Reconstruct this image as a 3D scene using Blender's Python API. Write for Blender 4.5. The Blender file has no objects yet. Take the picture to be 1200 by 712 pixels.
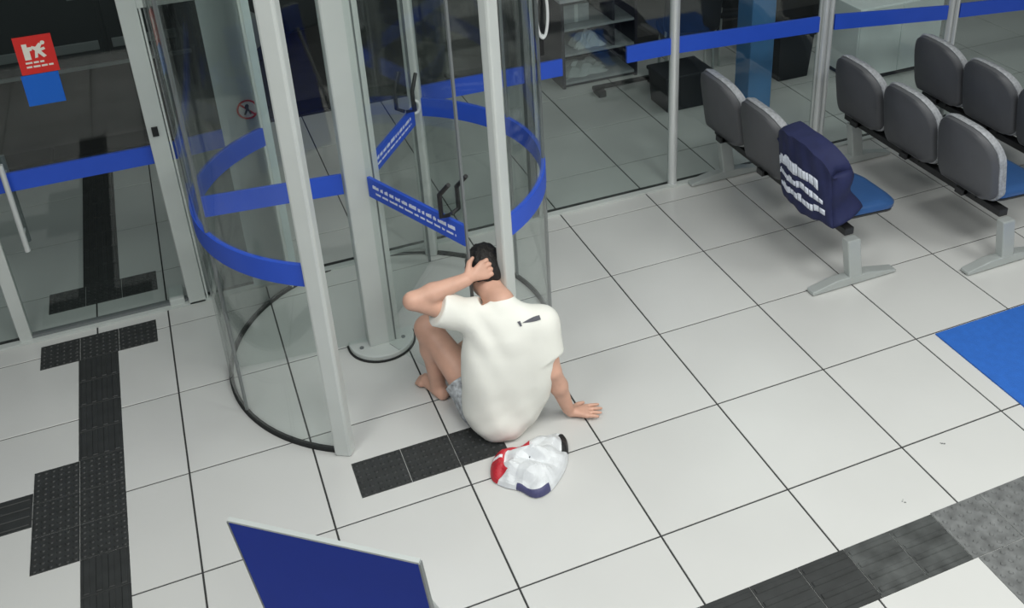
import bpy, math, random
import numpy as np
from mathutils import Vector, Matrix
from mathutils.bvhtree import BVHTree
random.seed(7); rng = np.random.default_rng(7)
S = bpy.context.scene
COL = S.collection
# ------------------------------------------------------------------ camera
cam_d = bpy.data.cameras.new('camera'); cam = bpy.data.objects.new('camera', cam_d); COL.objects.link(cam)
cam_d.sensor_width = 36.0; cam_d.sensor_fit = 'HORIZONTAL'
cam_d.lens = 36.0 * 1207.6 / 1200.0
cam_d.shift_x = -67.414 / 1200.0; cam_d.shift_y = -166.054 / 1200.0
cam.location = (-2.0381, -4.4786, 3.3551)
cam.rotation_euler = (1.0831, 0.0304, -0.4013)
cam_d.clip_start = 0.05; cam_d.clip_end = 80
S.camera = cam
# ------------------------------------------------------------------ world (overcast night sky) and lights
W = bpy.data.worlds.new('night_sky'); S.world = W; W.use_nodes = True
W.node_tree.nodes['Background'].inputs[0].default_value = (0.62, 0.70, 0.72, 1)
W.node_tree.nodes['Background'].inputs[1].default_value = 0.13
def area(name, loc, sx, sy, power, col=(0.985, 1.0, 0.965)):
    d = bpy.data.lights.new(name, 'AREA'); d.shape = 'RECTANGLE'; d.size = sx; d.size_y = sy; d.energy = power; d.color = col
    o = bpy.data.objects.new(name, d); COL.objects.link(o); o.location = loc; return o
# ceiling luminaires of the banking hall (4 m ceiling)
area('ceiling_lamp', (-3.4, -2.6, 3.95), 1.2, 1.2, 66)
area('ceiling_lamp', (-1.2, -3.0, 3.95), 1.2, 1.2, 56)
area('ceiling_lamp', (0.9, -3.0, 3.95), 1.2, 1.2, 74)
area('ceiling_lamp', (3.0, -3.0, 3.95), 1.2, 1.2, 62)
area('ceiling_lamp', (1.2, -0.7, 3.95), 1.2, 0.6, 5)
area('ceiling_lamp', (-1.2, -5.4, 3.95), 1.2, 1.2, 56)
area('ceiling_lamp', (0.9, -5.4, 3.95), 1.2, 1.2, 56)
area('lobby_fill', (2.2, 1.5, 3.4), 0.9, 0.9, 17)      # added fill light for the self-service lobby beyond the glass, no fixture known
S.view_settings.view_transform = 'Standard'; S.view_settings.look = 'None'
S.view_settings.gamma = 1.0; S.view_settings.exposure = -0.09
S.view_settings.use_curve_mapping = False
# ------------------------------------------------------------------ materials
def mat(name, col, rough=0.5, metal=0.0, noise=0.0, nscale=8.0, bump=0.0, bscale=40.0, spec=0.5, rnd=0.0):
    m = bpy.data.materials.new(name); m.use_nodes = True; nt = m.node_tree; b = nt.nodes['Principled BSDF']
    b.inputs['Roughness'].default_value = rough; b.inputs['Metallic'].default_value = metal
    b.inputs['Specular IOR Level'].default_value = spec
    c4 = (*col, 1)
    b.inputs['Base Color'].default_value = c4
    tc = nt.nodes.new('ShaderNodeTexCoord')
    if noise or rnd:
        hsv = nt.nodes.new('ShaderNodeHueSaturation'); hsv.inputs['Color'].default_value = c4
        n = nt.nodes.new('ShaderNodeTexNoise'); n.inputs['Scale'].default_value = nscale; n.inputs['Detail'].default_value = 5
        nt.links.new(tc.outputs['Object'], n.inputs['Vector'])
        mr = nt.nodes.new('ShaderNodeMapRange'); mr.inputs[1].default_value = 0.25; mr.inputs[2].default_value = 0.75
        mr.inputs[3].default_value = 1 - noise; mr.inputs[4].default_value = 1 + noise
        nt.links.new(n.outputs['Fac'], mr.inputs[0])
        out = mr.outputs[0]
        if rnd:
            oi = nt.nodes.new('ShaderNodeObjectInfo')
            m2 = nt.nodes.new('ShaderNodeMapRange'); m2.inputs[3].default_value = 1 - rnd; m2.inputs[4].default_value = 1 + rnd
            nt.links.new(oi.outputs['Random'], m2.inputs[0])
            mu = nt.nodes.new('ShaderNodeMath'); mu.operation = 'MULTIPLY'
            nt.links.new(out, mu.inputs[0]); nt.links.new(m2.outputs[0], mu.inputs[1]); out = mu.outputs[0]
        nt.links.new(out, hsv.inputs['Value']); nt.links.new(hsv.outputs[0], b.inputs['Base Color'])
    if bump:
        n2 = nt.nodes.new('ShaderNodeTexNoise'); n2.inputs['Scale'].default_value = bscale; n2.inputs['Detail'].default_value = 4
        nt.links.new(tc.outputs['Object'], n2.inputs['Vector'])
        bp = nt.nodes.new('ShaderNodeBump'); bp.inputs['Strength'].default_value = bump; bp.inputs['Distance'].default_value = 0.01
        nt.links.new(n2.outputs['Fac'], bp.inputs['Height']); nt.links.new(bp.outputs[0], b.inputs['Normal'])
    return m
def glass_mat(name, tint, refl=0.9):
    m = bpy.data.materials.new(name); m.use_nodes = True; nt = m.node_tree; nt.nodes.clear()
    o = nt.nodes.new('ShaderNodeOutputMaterial'); mx = nt.nodes.new('ShaderNodeMixShader')
    t = nt.nodes.new('ShaderNodeBsdfTransparent'); t.inputs[0].default_value = (*tint, 1)
    g = nt.nodes.new('ShaderNodeBsdfGlossy'); g.inputs['Roughness'].default_value = 0.03; g.inputs[0].default_value = (refl, refl, refl, 1)
    lw = nt.nodes.new('ShaderNodeLayerWeight'); lw.inputs[0].default_value = 0.5      # same on both faces of a pane
    pw = nt.nodes.new('ShaderNodeMath'); pw.operation = 'POWER'; pw.inputs[1].default_value = 4.0
    f = nt.nodes.new('ShaderNodeMapRange'); f.inputs[3].default_value = 0.04; f.inputs[4].default_value = 0.55
    nt.links.new(lw.outputs['Facing'], pw.inputs[0]); nt.links.new(pw.outputs[0], f.inputs[0])
    nt.links.new(f.outputs[0], mx.inputs[0]); nt.links.new(t.outputs[0], mx.inputs[1]); nt.links.new(g.outputs[0], mx.inputs[2])
    nt.links.new(mx.outputs[0], o.inputs[0]); return m
M = {}
M['tile'] = mat('tile', (0.60, 0.60, 0.585), 0.28, noise=0.035, nscale=1.6, rnd=0.02, spec=0.45)
M['grout'] = mat('grout', (0.035, 0.036, 0.036), 0.9)
M['rubber'] = mat('rubber', (0.028, 0.030, 0.030), 0.55, noise=0.25, nscale=14)
M['rubber_worn'] = mat('rubber_worn', (0.15, 0.155, 0.155), 0.5, noise=0.45, nscale=18)
M['rubber_mid'] = mat('rubber_mid', (0.060, 0.064, 0.063), 0.5, noise=0.7, nscale=9)
M['alu'] = mat('alu', (0.62, 0.65, 0.63), 0.4, metal=0.15, noise=0.04, nscale=5)
M['alu_dark'] = mat('alu_dark', (0.22, 0.235, 0.24), 0.4, metal=0.4)
M['chrome'] = mat('chrome', (0.72, 0.74, 0.74), 0.25, metal=0.45)
M['steel'] = mat('steel', (0.50, 0.53, 0.52), 0.42, metal=0.35, noise=0.05)
M['black'] = mat('black', (0.012, 0.012, 0.013), 0.5)
M['seal'] = mat('seal', (0.02, 0.022, 0.022), 0.8)
M['glass'] = glass_mat('glass', (0.875, 0.91, 0.90))
M['glass_in'] = glass_mat('glass_in', (0.96, 0.98, 0.972), 0.85)
M['band'] = mat('band', (0.022, 0.09, 0.60), 0.45, noise=0.04)
M['print_white'] = mat('print_white', (0.80, 0.84, 0.95), 0.6)
M['panel'] = mat('panel', (0.64, 0.71, 0.72), 0.45, noise=0.05, nscale=3)
M['red'] = mat('red', (0.72, 0.025, 0.02), 0.45)
M['sign_blue'] = mat('sign_blue', (0.005, 0.13, 0.62), 0.45)
M['sign_white'] = mat('sign_white', (0.85, 0.80, 0.72), 0.5)
M['pict_white'] = mat('pict_white', (0.97, 0.93, 0.93), 0.5)
M['board'] = mat('board', (0.010, 0.042, 0.40), 0.6, noise=0.05, nscale=4, spec=0.15)
M['mat_blue'] = mat('mat_blue', (0.018, 0.125, 0.50), 0.75, noise=0.08, nscale=30, bump=0.3, bscale=150)
M['chair_shell'] = mat('chair_shell', (0.088, 0.090, 0.098), 0.55, noise=0.06)
M['chair_edge'] = mat('chair_edge', (0.34, 0.35, 0.37), 0.5, noise=0.35, nscale=55)
M['vinyl'] = mat('vinyl', (0.032, 0.095, 0.255), 0.3, noise=0.06, bump=0.08, bscale=90)
M['beam'] = mat('beam', (0.02, 0.02, 0.022), 0.45)
M['navy'] = mat('navy', (0.012, 0.017, 0.075), 0.75, noise=0.15, nscale=15)
M['skin'] = mat('skin', (0.66, 0.385, 0.285), 0.5, noise=0.12, nscale=11)
M['shirt'] = mat('shirt', (0.88, 0.875, 0.81), 0.8, noise=0.02, nscale=9)
M['shorts'] = mat('shorts', (0.42, 0.44, 0.46), 0.8, noise=0.6, nscale=45)
M['hair'] = mat('hair', (0.012, 0.010, 0.009), 0.6, bump=0.8, bscale=120)
M['ink'] = mat('ink', (0.10, 0.10, 0.12), 0.7)
M['bag'] = mat('bag', (0.70, 0.72, 0.74), 0.35, noise=0.12, nscale=22)
M['bag_red'] = mat('bag_red', (0.52, 0.02, 0.035), 0.5)
M['bag_blue'] = mat('bag_blue', (0.07, 0.07, 0.17), 0.5)
M['asphalt'] = mat('asphalt', (0.060, 0.056, 0.054), 0.9, noise=0.35, nscale=2.5, bump=0.4, bscale=120)
M['kerb'] = mat('kerb', (0.012, 0.012, 0.012), 0.9, noise=0.3)
M['car'] = mat('car', (0.030, 0.036, 0.037), 0.3, noise=0.15, nscale=2)
M['car_trim'] = mat('car_trim', (0.26, 0.28, 0.28), 0.35)
M['car_glass'] = mat('car_glass', (0.015, 0.018, 0.02), 0.1)
M['tyre'] = mat('tyre', (0.015, 0.015, 0.015), 0.85)
M['rim'] = mat('rim', (0.45, 0.46, 0.46), 0.35, metal=0.5)
M['case_dark'] = mat('case_dark', (0.045, 0.043, 0.055), 0.35)
M['case_grey'] = mat('case_grey', (0.50, 0.50, 0.54), 0.5, noise=0.15)
M['paper'] = mat('paper', (0.85, 0.85, 0.88), 0.7)
M['pillar'] = mat('pillar', (0.085, 0.24, 0.50), 0.4, noise=0.1, nscale=3)
M['white_board'] = mat('white_board', (0.90, 0.94, 0.94), 0.5, noise=0.04)
M['dark_seat'] = mat('dark_seat', (0.018, 0.021, 0.028), 0.6)
M['white_plastic'] = mat('white_plastic', (0.82, 0.83, 0.83), 0.35)
# ------------------------------------------------------------------ mesh helpers
class MB:
    def __init__(s): s.v = []; s.f = []
    def add(s, v, f):
        o = len(s.v); s.v += [tuple(map(float, p)) for p in v]; s.f += [tuple(i + o for i in q) for q in f]; return s
    def box(s, x0, x1, y0, y1, z0, z1, b=0.0):
        if b <= 0:
            v = [(x, y, z) for z in (z0, z1) for y in (y0, y1) for x in (x0, x1)]
            return s.add(v, [(0, 2, 3, 1), (4, 5, 7, 6), (0, 1, 5, 4), (2, 6, 7, 3), (0, 4, 6, 2), (1, 3, 7, 5)])
        v = []; # chamfered top edges
        for z, i in ((z0, 0), (z1 - b, 0), (z1, b)):
            v += [(x0 + i, y0 + i, z), (x1 - i, y0 + i, z), (x1 - i, y1 - i, z), (x0 + i, y1 - i, z)]
        f = [(3, 2, 1, 0), (8, 9, 10, 11)]
        for l in (0, 4):
            for k in range(4): f.append((l + k, l + (k + 1) % 4, l + 4 + (k + 1) % 4, l + 4 + k))
        return s.add(v, f)
    def tube(s, pts, r, n=10, caps=True):
        pts = [Vector(p) for p in pts]; rs = r if isinstance(r, (list, tuple)) else [r] * len(pts)
        v = []; f = []; prev = None
        for i, p in enumerate(pts):
            a = pts[max(i - 1, 0)]; b = pts[min(i + 1, len(pts) - 1)]; t = (b - a).normalized()
            if prev is None:
                u = t.orthogonal().normalized()
            else:
                u = (prev - t * prev.dot(t)).normalized()
            prev = u; w = t.cross(u)
            for k in range(n):
                q = 2 * math.pi * k / n; v.append(p + rs[i] * (math.cos(q) * u + math.sin(q) * w))
        for i in range(len(pts) - 1):
            for k in range(n):
                f.append((i * n + k, i * n + (k + 1) % n, (i + 1) * n + (k + 1) % n, (i + 1) * n + k))
        if caps: f.append(tuple(range(n - 1, -1, -1))); f.append(tuple(range((len(pts) - 1) * n, len(pts) * n)))
        return s.add(v, f)
    def prism(s, poly, fn, t0, t1):
        """poly in 2D, fn(a, b, t) -> 3D point; extruded between t0 and t1"""
        n = len(poly); v = [fn(a, b, t0) for a, b in poly] + [fn(a, b, t1) for a, b in poly]
        f = [tuple(range(n - 1, -1, -1)), tuple(range(n, 2 * n))] + [(k, (k + 1) % n, n + (k + 1) % n, n + k) for k in range(n)]
        return s.add(v, f)
    def build(s, name, m, parent=None, smooth=False, bevel=0.0):
        me = bpy.data.meshes.new(name); me.from_pydata(s.v, [], s.f); me.validate(); me.update()
        return link(name, me, m, parent, smooth, bevel)
def fixn(me):
    import bmesh
    bm = bmesh.new(); bm.from_mesh(me); bmesh.ops.recalc_face_normals(bm, faces=bm.faces); bm.to_mesh(me); bm.free()
def link(name, me, m, parent=None, smooth=False, bevel=0.0):
    fixn(me)
    if not me.materials: me.materials.append(M[m] if isinstance(m, str) else m)
    if smooth:
        me.polygons.foreach_set('use_smooth', [True] * len(me.polygons)); me.set_sharp_from_angle(angle=math.radians(55))
    o = bpy.data.objects.new(name, me); COL.objects.link(o)
    if parent: o.parent = parent
    if bevel:
        b = o.modifiers.new('bevel', 'BEVEL'); b.width = bevel; b.segments = 2; b.limit_method = 'ANGLE'
    return o
def tag(o, label=None, cat=None, group=None, kind=None):
    if label: o['label'] = label
    if cat: o['category'] = cat
    if group: o['group'] = group
    if kind: o['kind'] = kind
    return o
def empty(name, loc=(0, 0, 0), rz=0.0):
    o = bpy.data.objects.new(name, None); COL.objects.link(o); o.location = loc; o.rotation_euler = (0, 0, rz); o.empty_display_size = 0.1
    return o
def structure(name, loc=(0, 0, 0)):
    o = empty(name, loc); o['kind'] = 'structure'; return o
def bx(name, m, parent, x0, x1, y0, y1, z0, z1, bevel=0.0):
    return MB().box(x0, x1, y0, y1, z0, z1).build(name, m, parent, bevel=bevel)
YF = 0.80            # plane of the glass front
# ------------------------------------------------------------------ floor: slab, tiles, tactile paving
floor = bx('floor', 'grout', None, -5.4, 6.2, -3.6, 3.05, -0.12, -0.004); floor['kind'] = 'structure'
offx = {-4: .037, -3: -.024, -2: -.026, -1: -.003, 0: .011, 1: .016, 2: -.011}
gx = [0.6 * i + offx.get(i, 0.03 if i < -4 else 0.0) for i in range(-9, 11)]
gx[3] = -3.35; gx[4] = -2.73     # cut row under the tactile strip
gy = [0.6 * j for j in range(-6, 6)]
cache = {}
def tile(x0, x1, y0, y1):
    g = 0.0040; w = round(x1 - x0 - 2 * g, 3); h = round(y1 - y0 - 2 * g, 3)
    if (w, h) not in cache:
        me = bpy.data.meshes.new('floor_tile'); mb = MB().box(-w / 2, w / 2, -h / 2, h / 2, -0.01, 0.0, 0.0015)
        me.from_pydata(mb.v, [], mb.f); fixn(me); me.materials.append(M['tile']); cache[(w, h)] = me
    o = bpy.data.objects.new('floor_tile', cache[(w, h)]); COL.objects.link(o)
    o.location = ((x0 + x1) / 2, (y0 + y1) / 2, 0); o.parent = floor
for a, b in zip(gx[:-1], gx[1:]):
    for c, d in zip(gy[:-1], gy[1:]):
        tile(a, b, c, d)
def tact_mesh(kind, w, h):
    mb = MB().box(-w / 2, w / 2, -h / 2, h / 2, 0, 0.003, 0.001)
    if kind == 'dome':
        n = 6
        for i in range(n):
            for j in range(n):
                cx = (i + .5) / n * w - w / 2; cy = (j + .5) / n * h - h / 2; v = []
                for r, z in ((.0115, .003), (.0075, .0075)):
                    v += [(cx + r * math.cos(q * math.pi / 4), cy + r * math.sin(q * math.pi / 4), z) for q in range(8)]
                mb.add(v, [tuple(range(8, 16))] + [(k, (k + 1) % 8, 8 + (k + 1) % 8, 8 + k) for k in range(8)])
    else:
        n = 4
        for i in range(n):
            if kind == 'bar_y':
                cx = (i + .5) / n * w - w / 2; mb.box(cx - .012, cx + .012, -h / 2 + .008, h / 2 - .008, .003, .0075, .003)
            else:
                cy = (i + .5) / n * h - h / 2; mb.box(-w / 2 + .008, w / 2 - .008, cy - .012, cy + .012, .003, .0075, .003)
    me = bpy.data.meshes.new('tactile_tile'); me.from_pydata(mb.v, [], mb.f); fixn(me); return me
tcache = {}
def tact(kind, x0, x1, y0, y1, m='rubber'):
    g = 0.0012; w = round(x1 - x0 - 2 * g, 3); h = round(y1 - y0 - 2 * g, 3); k = (kind, w, h, m)
    if k not in tcache:
        tcache[k] = tact_mesh(kind, w, h); tcache[k].materials.append(M[m])
    o = bpy.data.objects.new('tactile_tile', tcache[k]); COL.objects.link(o)
    o.location = ((x0 + x1) / 2, (y0 + y1) / 2, 0.0); o.parent = floor
def grid(kind, x0, x1, nx, y0, y1, ny, m='rubber'):
    for i in range(nx):
        for j in range(ny):
            tact(kind, x0 + (x1 - x0) * i / nx, x0 + (x1 - x0) * (i + 1) / nx, y0 + (y1 - y0) * j / ny, y0 + (y1 - y0) * (j + 1) / ny, m)
# strip in front of the left door (inside)
grid('dome', -3.01, -2.43, 3, .485, .695, 1)
grid('bar_y', -2.825, -2.63, 1, -.31, .485, 4)
grid('dome', -3.01, -2.63, 2, -.93, -.31, 3)
grid('bar_y', -2.82, -2.63, 1, -1.75, -.93, 4)
grid('bar_x', -3.8, -3.01, 4, -.65, -.44, 1)
# outside the left door
grid('dome', -2.98, -2.40, 3, 1.0, 1.21, 1)
grid('bar_y', -2.80, -2.60, 1, 1.21, 2.85, 8)
# in front of the revolving door
grid('dome', -1.685, -1.005, 3, -1.08, -.855, 1)
# strip at the lower right
grid('bar_x', -.85, .03, 4, -2.42, -2.165, 1)
grid('bar_x', .03, .47, 2, -2.42, -2.165, 1, 'rubber_mid')
grid('dome', .47, .98, 2, -2.42, -2.16, 1, 'rubber_worn')
grid('dome', .49, .98, 2, -2.95, -2.42, 2, 'rubber_worn')
grid('bar_x', .98, 1.86, 4, -2.42, -2.16, 1, 'rubber_worn')
for px_, py_, n_ in ((.42, -2.06, 5), (.80, -1.86, 3)):          # small scuffs on the tiles
    mb = MB()
    for k in range(n_):
        a_ = px_ + random.uniform(-.012, .012); b_ = py_ + random.uniform(-.012, .012); w_ = random.uniform(.003, .007)
        mb.add([(a_ + w_ * math.cos(t), b_ + w_ * .6 * math.sin(t), .0006) for t in (0, 1.2, 2.4, 3.6, 4.9)], [(0, 1, 2, 3, 4)])
    mb.build('scuff_mark', 'rubber_worn', floor)
# ------------------------------------------------------------------ street outside
street = bx('ground_street', 'asphalt', None, -9, 9, 3.30, 12, -0.16, -0.02); street['kind'] = 'structure'
kerb = structure('trim_1', (0, 3.1, 0))
for k in range(12):
    x0 = -6 + k * 1.0
    bx('kerb_stone', 'kerb', kerb, x0 + .005, x0 + .995, -.045, .19, -.12, .012, .012)
# ------------------------------------------------------------------ glass front: door leaf, fixed panes, posts, blue band
def band_piece(parent, x0, x1, za0, za1, zb0, zb1, y=0.0, t=0.010):
    v = [(x0, y - t, za0), (x1, y - t, zb0), (x1, y + t, zb0), (x0, y + t, za0), (x0, y - t, za1), (x1, y - t, zb1), (x1, y + t, zb1), (x0, y + t, za1)]
    return MB().add(v, [(0, 1, 5, 4), (1, 2, 6, 5), (2, 3, 7, 6), (3, 0, 4, 7), (4, 5, 6, 7), (3, 2, 1, 0)]).build('blue_band', 'band', parent)
HT = 3.0
def pane(parent, x0, x1, z0=0.02, z1=HT, t=0.005, m='glass'):
    return bx('glass_pane', m, parent, x0, x1, -t, t, z0, z1)
# door leaf (left) with pull bars
d1 = structure('door_1', (0, YF, 0))
pane(d1, -3.05, -2.25)
bx('door_stile', 'alu', d1, -3.11, -3.05, -.025, .025, 0.0, HT)
bx('bottom_rail', 'alu_dark', d1, -3.05, -2.25, -.018, .018, 0.008, .03)
band_piece(d1, -3.05, -2.245, .885, .985, .885, .985)
for sy in (-1, 1):
    hb = MB().tube([(-2.935, sy * .055, .56), (-2.935, sy * .055, 1.06)], .014, 12).build('pull_bar', 'chrome' if sy < 0 else 'alu_dark', d1, True)
    for z in (.64, .98):
        MB().tube([(-2.935, sy * .004, z), (-2.935, sy * .055, z)], .008, 8).build('bar_standoff', 'chrome', hb, True)
bx('pivot_cover', 'alu', d1, -2.345, -2.265, -.03, .12, .006, .05, .006)
# pane left of the door
w1 = structure('window_1', (0, YF, 0))
pane(w1, -5.0, -3.12); band_piece(w1, -5.0, -3.12, .885, .985, .885, .985)
# jamb between door and drum, narrow lite and white panel
w2 = structure('window_2', (0, YF, 0))
jb = bx('jamb', 'alu', w2, -2.245, -2.155, -.045, .045, 0.0, HT, .004)
bx('lock_plate', 'black', jb, -2.222, -2.192, -.056, -.045, 1.055, 1.105)
pane(w2, -2.155, -1.885); band_piece(w2, -2.155, -1.885, .885, .985, .9, 1.0)
for k in range(3): bx('glazing_bead', 'alu_dark' if k % 2 else 'alu', w2, -2.150 + k * .022, -2.140 + k * .022, -.03, .03, 0.0, HT)
bx('transom', 'alu', w2, -2.155, -1.64, -.035, .035, 1.73, 1.80)
bx('infill_panel', 'panel', w2, -1.885, -1.635, -.03, .03, 0.0, 1.73)
bx('infill_panel', 'panel', w2, -1.885, -1.635, -.03, .03, 1.80, HT)
# threshold strip
thr = bx('trim_2', 'alu', None, -5.0, 5.2, YF - .045, YF - .005, 0.0005, .014); thr['kind'] = 'structure'
thr2 = bx('trim_3', 'seal', None, -5.0, 5.2, YF - .005, YF + .03, 0.0005, .010); thr2['kind'] = 'structure'
# right-hand panes
def tube_post(parent, x, r=.03, y=0.0, m='chrome', name='post'):
    return MB().tube([(x, y, 0.0), (x, y, HT)], r, 16).build(name, m, parent, True)
w3 = structure('window_3', (0, YF, 0))
pane(w3, -.84, .80); band_piece(w3, -.84, .075, .93, 1.035, .93, 1.035); band_piece(w3, .50, .80, .93, 1.035, .93, 1.035)
bx('stile', 'alu_dark', w3, -.17, -.135, -.03, .03, 0.0, HT)
bx('stile', 'alu', w3, -.125, -.105, -.03, .03, 0.0, HT)
tube_post(w3, .83, .032)
ring = [(-.055 + .035 * math.cos(i * 2 * math.pi / 28), -.045, 1.36 + .155 * math.sin(i * 2 * math.pi / 28)) for i in range(29)]
rg = MB().tube(ring, .009, 8, False).build('loop_handle', 'white_plastic', w3, True)
for z in (1.22, 1.50): MB().tube([(-.055, -.002, z), (-.055, -.045, z)], .008, 8).build('handle_standoff', 'chrome', rg, True)
bx('lock_box', 'black', w3, -.10, -.045, -.03, -.006, 1.09, 1.19, .003)
w4 = structure('window_4', (0, YF, 0))
pane(w4, .86, 1.91); band_piece(w4, .86, 1.91, .93, 1.035, .885, .99)
for dx, r in ((1.945, .026), (1.995, .018)): tube_post(w4, dx, r)
tube_post(w4, 1.905, .012, 0, 'steel', 'stile')
w5 = structure('window_5', (0, YF, 0))
pane(w5, 2.02, 2.97); band_piece(w5, 2.02, 2.97, .88, .985, .79, .89)
tube_post(w5, 3.0, .026); tube_post(w5, 3.055, .018)
w6 = structure('window_6', (0, YF, 0))
pane(w6, 3.08, 5.1); band_piece(w6, 3.08, 5.1, .785, .885, .64, .74)
# stickers on the glass
st = empty('exit_sticker', (-2.645, YF - .0085, 1.575)); tag(st, 'square red sticker with white door and running figure on the glass door', 'sticker')
bx('sticker_sheet', 'red', st, -.084, .084, -.0015, .0015, -.098, .092)
def flat(parent, name, m, poly, y=-.003, t=.0012):
    return MB().prism(poly, lambda a, b, q: (a, q, b), y, y + t).build(name, m, parent)
flat(st, 'door_mark', 'sign_white', [(-.052, -.025), (-.024, -.025), (-.024, .018), (-.012, .020), (-.012, .038), (-.030, .038), (-.030, .055), (-.052, .055)])
flat(st, 'figure_mark', 'sign_white', [(-.008, -.020), (.006, -.018), (.010, .004), (.030, -.022), (.044, -.016), (.026, .012), (.046, .018), (.042, .030), (.024, .026), (.036, .044), (.024, .054), (.006, .036), (-.010, .042), (-.014, .030), (.000, .018)])
flat(st, 'figure_head', 'sign_white', [(.040 + .010 * math.cos(k), .052 + .010 * math.sin(k)) for k in [i * math.pi / 5 for i in range(10)]], -.0031)
for z, ws in ((-.045, (.030, .022, .018)), (-.066, (.024, .030, .026, .020))):
    x = -.055
    for w in ws:
        flat(st, 'print_word', 'sign_white', [(x, z), (x + w, z), (x + w, z + .009), (x, z + .009)]); x += w + .006
s2 = bx('blue_sticker', 'sign_blue', None, -2.738, -2.572, YF - .010, YF - .007, 1.315, 1.474)
tag(s2, 'plain blue sticker below the red one on the glass door', 'sticker')
# round prohibition sticker on the white panel
ps = empty('prohibition_sticker', (-1.738, YF - .0315, 1.10)); tag(ps, 'round red-ringed prohibition sticker with dark walking figure on the pale panel', 'sticker')
circ = lambda r, n=24: [(r * math.cos(2 * math.pi * k / n), r * math.sin(2 * math.pi * k / n)) for k in range(n)]
flat(ps, 'sticker_sheet', 'pict_white', circ(.050), -.002)
def ring_mesh(r0, r1, y, t, n=28):
    v = []; f = []
    for q in (y, y + t):
        for r in (r0, r1): v += [(r * math.cos(2 * math.pi * k / n), q, r * math.sin(2 * math.pi * k / n)) for k in range(n)]
    for k in range(n):
        k2 = (k + 1) % n
        f += [(k, k2, n + k2, n + k), (2 * n + k, 3 * n + k, 3 * n + k2, 2 * n + k2), (n + k, n + k2, 3 * n + k2, 3 * n + k), (k, 2 * n + k, 2 * n + k2, k2)]
    return MB().add(v, f)
ring_mesh(.046, .056, -.0035, .002).build('red_ring', 'red', ps)
flat(ps, 'figure_mark', 'black', [(-.006, .030), (.006, .032), (.010, .020), (.006, .006), (.018, -.026), (.010, -.030), (0, -.006), (-.014, -.030), (-.022, -.026), (-.008, .004), (-.014, .014)], -.004)
a = .0035; flat(ps, 'slash', 'red', [(-.034 - a, .034 - a), (-.034 + a, .034 + a), (.034 + a, -.034 + a), (.034 - a, -.034 - a)], -.0036)
# ------------------------------------------------------------------ revolving door
RC = (-1.275, -.046); RR = .832
rd = empty('revolving_door', (RC[0], RC[1], 0)); tag(rd, 'glass revolving door with curved walls, blue bands and three wings', 'revolving door')
def arc_wall(a0, a1, r0, r1, z0, z1, n=28):
    v = []; f = []
    for k in range(n + 1):
        q = math.radians(a0 + (a1 - a0) * k / n)
        for r in (r0, r1):
            for z in (z0, z1): v.append((r * math.cos(q), r * math.sin(q), z))
    for k in range(n):
        b = 4 * k; c = b + 4
        f += [(b, c, c + 1, b + 1), (b + 2, b + 3, c + 3, c + 2), (b + 1, c + 1, c + 3, b + 3), (b, b + 2, c + 2, c)]
    f += [(0, 1, 3, 2), (4 * n, 4 * n + 2, 4 * n + 3, 4 * n + 1)]
    return MB().add(v, f)
def pol(r, a): return (r * math.cos(math.radians(a)), r * math.sin(math.radians(a)))
for a0, a1 in ((120, 240), (-60, 60)):
    g = arc_wall(a0, a1, RR - .006, RR + .006, .02, 2.85).build('curved_glass', 'glass_in', rd, True)
    arc_wall(a0, a1, RR - .010, RR + .010, .92, 1.025).build('blue_band', 'band', g, True)
    arc_wall(a0, a1, RR - .009, RR + .009, .002, .022).build('bottom_seal', 'seal', g)
    mid = (a0 + a1) / 2
    for q in (mid - 18, mid + 18):
        x, y = pol(RR, q); MB().tube([(x, y, .02), (x, y, 2.85)], .0085, 6).build('glass_streak', 'alu_dark', g)  # dark rods added to imitate refraction streaks in the curved glass
for a_, r_ in ((240, .040), (300, .034), (60, .036), (120, .012)):
    x, y = pol(RR, a_)
    MB().box(-r_, r_, -r_ * .8, r_ * .8, 0, 2.85).build('post', 'alu', rd, bevel=.012).location = (x, y, 0)
    rd.children[-1].rotation_euler = (0, 0, math.radians(a_ + 90))
area('drum_fill', (RC[0], RC[1], 2.83), 0.5, 0.5, 12)  # unseen fill light, added to brighten the drum and the pale panel
arc_wall(0, 360, RR - .14, RR + .06, 2.85, 2.97, 64).build('canopy_ring', 'alu', rd, True)
arc_wall(60, 120, RR - .012, RR + .012, .001, .008, 20).build('floor_track', 'seal', rd)
arc_wall(-60, 60, RR - .010, RR + .011, .001, .005, 40).build('floor_track', 'seal', rd)
arc_wall(120, 240, RR - .010, RR + .011, .001, .005, 40).build('floor_track', 'seal', rd)
# lock cylinder on rear post
lx, ly = pol(RR - .04, 60)
lk = MB().tube([(lx + .026 * math.cos(t), ly - .03, 1.0 + .038 * math.sin(t)) for t in [i * 2 * math.pi / 18 for i in range(19)]], .008, 8, False).build('lock_escutcheon', 'white_plastic', rd, True)
MB().box(lx - .010, lx + .010, ly - .032, ly - .022, .975, 1.025).build('keyhole', 'black', lk)
CC = (-.065, -.004)          # column relative to the drum centre
col = MB().box(CC[0] - .075, CC[0] + .060, CC[1] - .05, CC[1] + .05, .03, 2.85).build('center_column', 'alu', rd, bevel=.01)
MB().box(CC[0] + .060, CC[0] + .068, CC[1] - .04, CC[1] + .03, .03, 2.85).build('column_gasket', 'alu_dark', col)
MB().box(CC[0] + .068, CC[0] + .092, CC[1] - .045, CC[1] + .03, .03, 2.85).build('column_edge', 'alu', col)
poly = [(CC[0] + .17 * math.cos(t), CC[1] + .015 + .17 * math.sin(t)) for t in [math.pi * (1 + k / 20) for k in range(21)]] + [(CC[0] + .17, CC[1] + .045), (CC[0] - .17, CC[1] + .045)]
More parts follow.
